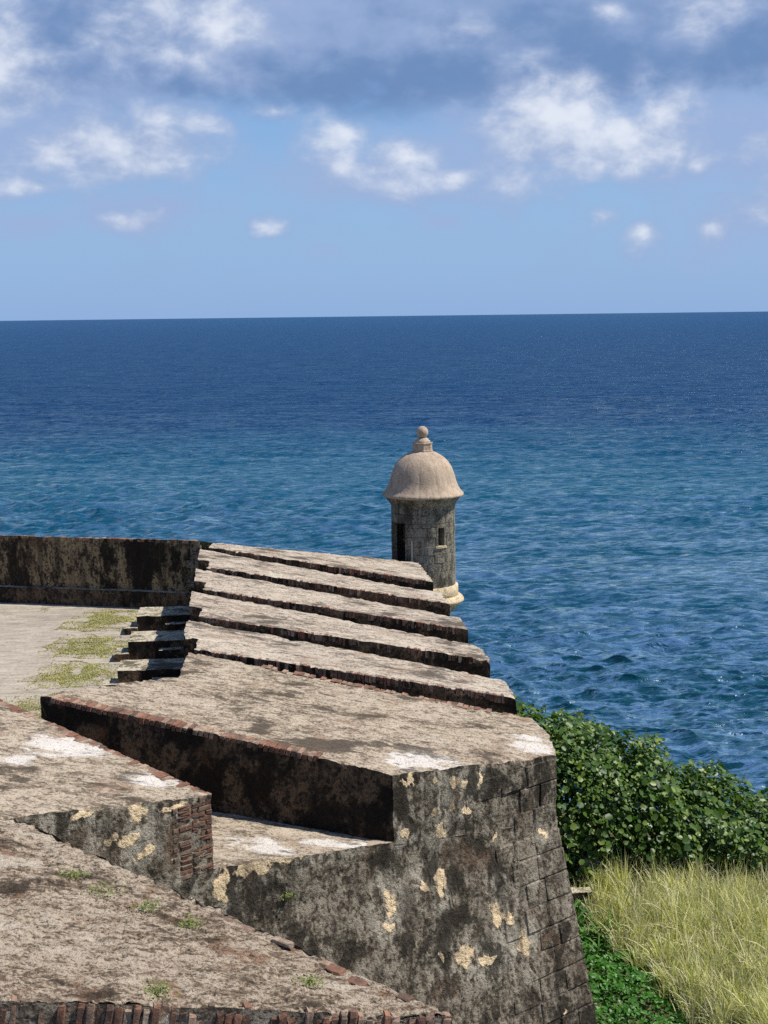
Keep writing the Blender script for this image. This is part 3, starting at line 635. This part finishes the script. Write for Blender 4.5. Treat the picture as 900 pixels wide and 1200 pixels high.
def arc_block(a0, a1, z0, z1, r0, r1, bev, vs_, fs_, jit=None):
    n = max(2, math.ceil((a1-a0)/R(6))); o = len(vs_)
    for i in range(n+1):
        a = a0+(a1-a0)*i/n; eb = bev if i in (0, n) else 0.0
        for (r, z) in ((r0, z0), (r1-bev-eb, z0), (r1-eb, z0+bev), (r1-eb, z1-bev), (r1-bev-eb, z1), (r0, z1)):
            p = Vector((r*math.cos(a), r*math.sin(a), z))
            if jit and r > r0: p += noise.noise_vector(p*5+jit)*0.010
            vs_.append(p)
    for i in range(n):
        for k in range(6): fs_.append((o+i*6+k, o+(i+1)*6+k, o+(i+1)*6+(k+1) % 6, o+i*6+(k+1) % 6))
    fs_.append(tuple(o+k for k in range(6))); fs_.append(tuple(o+n*6+5-k for k in range(6)))
# course heights broken at the openings' heads and sills
levels = sorted({round(x, 3) for x in (zb, zt, openings[0][3], openings[1][2], openings[1][3])})
cuts = []
for a, b in zip(levels[:-1], levels[1:]):
    n = max(1, round((b-a)/0.27)); cuts += [a+(b-a)*i/n for i in range(n)]
cuts.append(zt)
vs_, fs_ = [], []
for z0, z1 in zip(cuts[:-1], cuts[1:]):
    for s0, s1 in arcs(z0, z1, 0, 2*math.pi): arc_block(s0, s1, z0, z1+.001, R_IN, R_OUT-0.03, 0.0001, vs_, fs_)
body = tl(mesh_of('drum', vs_, fs_, ['mortar'], None, False), 'drum')
rt_ = random.Random(4)
for ci, (z0, z1) in enumerate(zip(cuts[:-1], cuts[1:])):
    n = 15; a_off = rt_.uniform(0, 6.28)
    edges = [a_off+2*math.pi*(i+rt_.uniform(-.16, .16))/n for i in range(n)]; edges.append(edges[0]+2*math.pi)
    for e0, e1 in zip(edges[:-1], edges[1:]):
        for s0, s1 in arcs(z0, z1, e0, e1):
            vs_, fs_ = [], []
            arc_block(s0+0.004, s1-0.004, z0+0.005, z1-0.005, R_OUT-0.12, R_OUT+rt_.uniform(-0.006, 0.008), 0.007, vs_, fs_, Vector((ci, n, 0)))
            tl(mesh_of('stone', vs_, fs_, ['tower_stone'], None, False), 'stone', body)
# pale window surround
for (ca, hw, z0, z1) in openings[1:]:
    wf = []
    for nm, s0, s1, q0, q1 in (('jamb', ca-hw-.055, ca-hw+.01, z0, z1), ('jamb', ca+hw-.01, ca+hw+.055, z0, z1), ('lintel', ca-hw-.055, ca+hw+.055, z1-.012, z1+.075), ('window_sill', ca-hw-.08, ca+hw+.08, z0-.075, z0+.012)):
        vs_, fs_ = [], []; arc_block(s0, s1, q0, q1, R_OUT-.30, R_OUT+(.045 if nm == 'window_sill' else .022), 0.008, vs_, fs_)
        tl(mesh_of(nm, vs_, fs_, ['cream_stone' if nm == 'window_sill' else 'tower_stone'], None, False), nm)
# door jamb and pale rod beside it
for s in (1,):
    ca, hw, z0, z1 = openings[0]; vs_, fs_ = [], []; arc_block(ca+s*hw-.03, ca+s*hw+.03, z0, z1, R_OUT-.3, R_OUT+.018, .008, vs_, fs_)
    tl(mesh_of('door_jamb', vs_, fs_, ['tower_stone'], None, False), 'door_jamb')
pa_ = ang(-20); vs_, fs_ = [], []; arc_block(pa_-.018, pa_+.018, TB-hz(705)-.1, TB-hz(603), R_OUT-.02, R_OUT+.05, .008, vs_, fs_)
tl(mesh_of('rod', vs_, fs_, ['pole'], None, False), 'rod')
# plinth ring, moulding and corbel
tl(lathe(pr([(150, 832), (166, 836), (167, 884)])+[(1.2, TB-hz(886))], 72, 'cream_stone'), 'plinth')
tor = [(166+30*math.sin(math.pi*i/10)**0.7, 884+46*i/10) for i in range(11)]
tl(lathe(pr(tor)+[(1.05, TB-hz(931))], 72, 'cream_stone', amp=0.02), 'moulding')
tl(lathe(pr([(166, 929), (160, 945), (142, 965), (122, 982), (112, 1010), (98, 1060), (70, 1130), (30, 1230), (4, 1260)]), 60, 'step'), 'corbel')
tl(lathe([(R_IN+.02, TB-hz(705)-.52), (0.01, TB-hz(705)-.52)], 40, 'mortar'), 'floor_slab')
# cornice, dome gores, lantern and ball finial
tl(lathe(pr([(152, 448), (160, 436), (166, 426), (170, 424), (178, 412), (186, 404), (188, 398), (150, 397)]), 72, 'tower_stone'), 'cornice')
dome_p = pr([(186, 405), (195, 402), (196, 396), (194, 391), (188, 385), (180, 375), (172, 362), (165, 348), (159, 332), (155, 316), (150, 298), (143, 278), (133, 258), (120, 239), (103, 222), (84, 208), (64, 198), (48, 192), (30, 189)])
gore = lathe(dome_p, 14, 'dome', -R(15), R(15), 0.010, 0.0)
for i in range(12): tl(gore, 'dome_panel', tower, R(30*i)+CAMA+R(9))
lan = tl(lathe(pr([(36, 192), (50, 191), (50, 186), (47, 184), (47, 156), (50, 154), (50, 150), (30, 149)]), 8, 'dome', amp=0.0), 'lantern_base')
for p_ in lan.data.polygons: p_.use_smooth = False
tl(lathe(pr([(36, 150), (36, 140), (31, 138), (28, 132), (22, 129), (18, 126)]), 40, 'dome', amp=0.002), 'finial_neck')
ball = [(max(0.5, 28*math.sin(math.pi*i/16)), 101-29.5*math.cos(math.pi*i/16)) for i in range(17)]
tl(lathe(pr(ball), 40, 'dome', amp=0.003), 'ball_finial')

# ------------------------------------------------------------------ vegetation
def cloud_mesh(name, V3, tri, mat, parent=None):
    me = bpy.data.meshes.new(name); me.vertices.add(len(V3)); me.vertices.foreach_set('co', V3.ravel().astype(np.float32))
    n = len(tri); me.loops.add(n*3); me.loops.foreach_set('vertex_index', tri.ravel().astype(np.int32))
    me.polygons.add(n); me.polygons.foreach_set('loop_start', np.arange(0, n*3, 3, dtype=np.int32)); me.materials.append(M[mat]); me.update(calc_edges=True)
    return link(name, me, parent)
def frames(nrm, g):
    nrm = nrm/np.linalg.norm(nrm, axis=1, keepdims=True); r = g.normal(size=nrm.shape); u = np.cross(nrm, r); u /= np.linalg.norm(u, axis=1, keepdims=True)
    return nrm, u, np.cross(nrm, u)
def leaves(P, N, size, g, fold=0.25, aspect=1.0, k=6):
    """small cupped leaf discs: k-gon fan round a sunk centre"""
    n, u, v = frames(N, g); c = len(P); ring = []
    for i in range(k):
        a = 2*math.pi*i/k; s = size[:, None]
        ring.append(P+u*s*math.cos(a)+v*s*aspect*math.sin(a)+n*s*fold*abs(math.sin(a)))
    V3 = np.stack([P]+ring, 1).reshape(-1, 3); base = (np.arange(c)*(k+1))[:, None]
    tr = np.concatenate([np.stack([base[:, 0], base[:, 0]+1+i, base[:, 0]+1+(i+1) % k], 1) for i in range(k)])
    return V3, tr
def blades(P, height, width, lean, g, segs=3):
    c = len(P); a = g.uniform(0, 2*math.pi, c); side = np.stack([np.cos(a), np.sin(a), np.zeros(c)], 1)
    wind = np.stack([lean*np.cos(a+math.pi/2)*0.8-0.10*lean, lean*np.sin(a+math.pi/2)*0.8, np.zeros(c)], 1)
    pts = []
    for i in range(segs):
        f_ = i/segs; ctr = P+np.array([0, 0, 1.0])*(height*(f_-0.28*f_**3*np.minimum(1.5, lean)))[:, None]+wind*(height*f_**2)[:, None]; w_ = (width*(1-0.55*f_))[:, None]
        pts += [ctr-side*w_/2, ctr+side*w_/2]
    pts.append(P+np.array([0, 0, 1.0])*(height*(1-0.28*np.minimum(1.5, lean)))[:, None]+wind*height[:, None])
    q_ = 2*segs+1; V3 = np.stack(pts, 1).reshape(-1, 3); b_ = np.arange(c)*q_; T = []
    for i in range(segs-1):
        T += [np.stack([b_+2*i, b_+2*i+1, b_+2*i+3], 1), np.stack([b_+2*i, b_+2*i+3, b_+2*i+2], 1)]
    T.append(np.stack([b_+2*segs-2, b_+2*segs-1, b_+2*segs], 1))
    return V3, np.concatenate(T)
# sea grape thicket
ridge = [(3.0, 10.9), (6.6, 10.75), (7.7, 11.0), (9.65, 11.42), (11.1, 12.25), (12.9, 13.2), (14.7, 13.85), (17.0, 14.6), (21.0, 15.6)]
def ridge_h(x): return np.interp(x, [p[0] for p in ridge], [p[1] for p in ridge])
def bush(n, g, inner):
    X = g.uniform(5.2, 20.5, n); s = g.uniform(0, 1, n)**0.9       # s: 0 front foot .. 1 behind the ridge
    yr = 39.2; rh = ridge_h(X); lump = np.array([noise.noise(Vector((x*0.75, q*3.0, 4)))*0.5+noise.noise(Vector((x*1.9, q*7, 8)))*0.28 for x, q in zip(X, s)])
    th = s*math.pi*0.66; foot = 15.4
    Y = yr-3.4*np.cos(th)*(1.0)+0.0; H = foot-(foot-rh)*np.sin(np.minimum(th, math.pi/2))**0.75
    H = np.where(th > math.pi/2, rh+(th-math.pi/2)*1.6, H)
    N = np.stack([0.25*np.ones(n), -np.cos(th), np.sin(th)+0.35], 1); N /= np.linalg.norm(N, axis=1, keepdims=True)
    dep = lump*1.7-inner*g.uniform(0, 1, n)**1.3
    P = np.stack([X, Y, CZ-H], 1)+N*dep[:, None]+g.normal(0, 0.07, (n, 3))
    return P, N
g9 = np.random.default_rng(9)
bushE = empty('sea_grape_shrub', V(11.0, 38.5, 15.5), 'dense dark green round leaved shrub between the corner wall and the sea', 'shrub')
P, N = bush(48000, g9, 1.6); N = N+g9.normal(0, 0.55, N.shape)+np.array([0.25, 0, 0.3])
Vv, T = leaves(P, N, 0.040+0.085*g9.random(len(P))**1.8, g9, 0.25, 0.9)
cloud_mesh('foliage', Vv, T, 'grape', bushE)['kind'] = 'stuff'
bm = bmesh.new(); rbn = random.Random(8)
for i in range(46):
    x = rbn.uniform(6.3, 17); rh = float(ridge_h(x)); a = Vector((x+rbn.uniform(-.8, .8), 38.4+rbn.uniform(-1, 1), Z(16.3))); b_ = Vector((x+rbn.uniform(-.6, .9), 39+rbn.uniform(-2.2, 1.2), Z(rh)+rbn.uniform(-1.0, .18)))
    mid = a.lerp(b_, .5)+Vector((rbn.uniform(-.5, .5), rbn.uniform(-.4, .4), .2)); prev = None
    for tt in range(7):
        f_ = tt/6; c = a*(1-f_)**2+mid*2*f_*(1-f_)+b_*f_**2; r_b = 0.045*(1-f_)+0.008; ring = [bm.verts.new(c+Vector((r_b*math.cos(k*2.094), r_b*math.sin(k*2.094), 0))) for k in range(3)]
        if prev:
            for k in range(3): bm.faces.new((prev[k], prev[(k+1) % 3], ring[(k+1) % 3], ring[k]))
        prev = ring
me = bpy.data.meshes.new('branches'); bm.to_mesh(me); bm.free(); me.materials.append(M['bark']); link('branches', me, bushE)['kind'] = 'stuff'

def gh(P2d): return np.array([Z(ground_h(x, y)) for x, y in P2d])
def left_edge(y): return np.interp(y, [25, 28, 30, 32, 34, 36.5], [9.9, 9.35, 8.95, 8.5, 8.2, 8.5])
# tall dry grass, growing in tussocks
def lean_blades(P, out, height, width, g, segs=4):
    """blades arching away along 'out'"""
    c = len(P); a = g.uniform(0, 2*math.pi, c); side = np.stack([np.cos(a), np.sin(a), 0.2*np.ones(c)], 1); pts = []; Lo = np.linalg.norm(out, axis=1)
    for i in range(segs+1):
        f_ = i/segs; ctr = P+np.array([0, 0, 1.0])*(height*(f_-0.42*np.minimum(1.2, Lo)*f_**2.6))[:, None]+out*(height*f_**1.8)[:, None]
        if i == segs: pts.append(ctr)
        else: w_ = (width*(1-0.6*f_))[:, None]; pts += [ctr-side*w_/2, ctr+side*w_/2]
    q_ = 2*segs+1; V3 = np.stack(pts, 1).reshape(-1, 3); b_ = np.arange(c)*q_; T = []
    for i in range(segs-1): T += [np.stack([b_+2*i, b_+2*i+1, b_+2*i+3], 1), np.stack([b_+2*i, b_+2*i+3, b_+2*i+2], 1)]
    T.append(np.stack([b_+2*segs-2, b_+2*segs-1, b_+2*segs], 1)); return V3, np.concatenate(T)
nt = 1900; TXx = g9.uniform(7.8, 19, nt); TYy = g9.uniform(24.5, 36.6, nt); le = left_edge(TYy)+g9.normal(0, 0.22, nt); k = TXx > le; TXx, TYy, le = TXx[k], TYy[k], le[k]
th_ = g9.uniform(0.7, 1.35, len(TXx))*np.clip(0.5+(TXx-le)*0.5, 0.45, 1); nbl = 34; ids = np.repeat(np.arange(len(TXx)), nbl); n = len(ids)
a = g9.uniform(0, 2*math.pi, n); rr = np.abs(g9.normal(0, 0.11, n)); X = TXx[ids]+rr*np.cos(a); Y = TYy[ids]+rr*np.sin(a)
wind = g9.normal(0, 0.16, (len(TXx), 2))[ids]; ln = np.abs(g9.normal(0.30, 0.26, n))
out = np.stack([np.cos(a)*ln+wind[:, 0]-0.05, np.sin(a)*ln+wind[:, 1], np.zeros(n)], 1)
P = np.stack([X, Y, Z(np.array([ground_h(x, y) for x, y in zip(TXx, TYy)]))[ids]], 1); H = th_[ids]*g9.uniform(0.55, 1.25, n)
Vv, T = lean_blades(P, out, H, g9.uniform(0.016, 0.040, n), g9)
tag(cloud_mesh('tall_grass', Vv, T, 'blade'), 'tall pale dry grass growing below the shrub', 'grass', None, 'stuff')
# low green creeper at the foot of the wall
n = 15000; X = g9.uniform(5.6, 10.5, n); Y = g9.uniform(24.5, 35.0, n); k = X < left_edge(Y)+0.6+0.3*np.sin(Y*3); X, Y = X[k], Y[k]
lum = np.array([abs(noise.noise(Vector((x*1.6, y*1.6, 6)))) for x, y in zip(X, Y)])
P = np.stack([X, Y, gh(zip(X, Y))+0.04+lum*0.5*g9.uniform(.5, 1, len(X))], 1); N = np.array([0, -0.2, 1.0])+g9.normal(0, 0.45, P.shape)
Vv, T = leaves(P, N, g9.uniform(0.035, 0.08, len(P)), g9, 0.3, 0.7, 5)
tag(cloud_mesh('creeper', Vv, T, 'vine'), 'low bright green creeper at the foot of the corner wall', 'creeper', None, 'stuff')
# strap leaved plants
STRAPS = []
for i in range(6):
    Vv, T = blades(np.zeros((1, 3)), np.array([1.0]), np.array([0.075]), np.array([0.55+0.16*i]), np.random.default_rng(i), 6)
    me = mesh_of('leaf', [tuple(v) for v in Vv], [tuple(int(k) for k in f_) for f_ in T], ['strap']); STRAPS.append(me)
def strap(x, y, nb_, hgt, label):
    e_ = empty('strap_leaf_plant', (x, y, Z(ground_h(x, y))), label, 'plant', 'strap leaved plants by the wall')
    for i in range(nb_):
        o = link('leaf', random.choice(STRAPS), e_); s_ = hgt*random.uniform(.6, 1.05)
        o.matrix_basis = Matrix.Translation((x+random.gauss(0, .10), y+random.gauss(0, .10), Z(ground_h(x, y))-.02)) @ Matrix.Rotation(random.uniform(0, 6.28), 4, 'Z') @ Matrix.Rotation(random.gauss(0, .18), 4, 'X') @ Matrix.Scale(s_, 4)
strap(7.75, 33.6, 34, 1.0, 'strap leaved green plant close against the battered wall')
strap(8.35, 33.0, 32, 0.9, 'strap leaved green plant at the edge of the dry grass')
strap(8.0, 32.0, 28, 0.75, 'lowest strap leaved green plant above the creeper')
rough = rough_box('stone_kerb', None, 7.4, 8.55, 34.9, 35.25, 14.72, 15.6, 'step'); tag(rough, 'short pale stone kerb behind the strap leaved plants', 'kerb')
# thin yellowing lawn bays on the terrace
for poly, lab in (([(-4.97, 47.3), (-3.6, 46.65), (-3.82, 44.2), (-5.77, 44.5)], 'farthest yellowing grass bay on the terrace, under the back wall'), ([(-5.39, 43.4), (-3.65, 42.9), (-3.86, 40.45), (-5.83, 41.1)], 'middle yellowing grass bay on the terrace'),
                  ([(-5.38, 39.95), (-3.7, 39.4), (-3.69, 37.6), (-5.85, 37.4)], 'yellowing grass bay beside the nearest firing step'), ([(-6.0, 36.25), (-3.9, 36.3), (-4.2, 33.8), (-6.1, 34)], 'nearest grass bay, partly hidden by the wide corner merlon')):
    n = 20000; u, v = np.clip(g9.normal(0.5, 0.27, n), -.12, 1.12), np.clip(g9.normal(0.5, 0.27, n), -.1, 1.1); q_ = [np.array(p) for p in poly]
    XY = q_[0]*((1-u)*(1-v))[:, None]+q_[1]*(u*(1-v))[:, None]+q_[2]*(u*v)[:, None]+q_[3]*((1-u)*v)[:, None]
    XY += np.array([[noise.noise(Vector((a*2, b*2, 1))), noise.noise(Vector((a*2, b*2, 5)))] for a, b in XY])*0.35
    keep = np.array([noise.noise(Vector((a*1.6, b*1.6, 9))) > -0.6+0.6*random.random() for a, b in XY]); XY = XY[keep]
    P = np.concatenate([XY, np.full((len(XY), 1), Z(TER)-0.01)], 1)
    Vv, T = blades(P, g9.uniform(0.02, 0.06, len(P)), g9.uniform(0.015, 0.035, len(P)), g9.uniform(0.3, 1.2, len(P)), g9, 2)
    tag(cloud_mesh('lawn', Vv, T, 'lawn'), lab, 'grass', 'grass bays on the terrace', 'stuff')
# weeds rooted in the masonry
def weed(x, y, h, n_, r_w, hg, label):
    e_ = empty('weed', V(x, y, h), label, 'weed', 'weeds growing on the masonry')
    P = np.array([[x, y, Z(h)]]*n_)+g9.normal(0, r_w, (n_, 3))*np.array([1, 1, 0.25]); N = np.array([0, -.3, 1.0])+g9.normal(0, .5, P.shape)
    Vv, T = leaves(P+np.array([0, 0, hg*.5])*g9.random((n_, 1)), N, g9.uniform(.008, .022, n_), g9, .3, .6, 5); cloud_mesh('leaf_tuft', Vv, T, 'weed', e_)['kind'] = 'stuff'
for x, y, s_, lab in ((-1.95, 17.6, .13, 'largest green weed tuft on the flaking foreground rampart'), (-2.35, 18.0, .10, 'weed tuft at the left of the foreground rampart top'), (-1.35, 17.3, .09, 'weed tuft right of the largest one on the foreground rampart'),
                   (-.85, 16.9, .08, 'thin weed in the middle of the foreground rampart top'), (-1.1, 15.1, .09, 'weed near the ragged brick front edge'), (.55, 15.65, .08, 'weed near the outer corner of the foreground rampart')):
    weed(x, y, ht(x, 0)-.02, 130, s_, .06, lab)
c2 = face2(6.55); weed(c2.x+N2.x*.06, c2.y+N2.y*.06, 9.35, 90, .06, .05, 'small green weed sprouting from the plaster wall below the embrasure')
weed(-6.7, 47.6, TER-.02, 90, .10, .1, 'small weed on the terrace paving before the back wall')
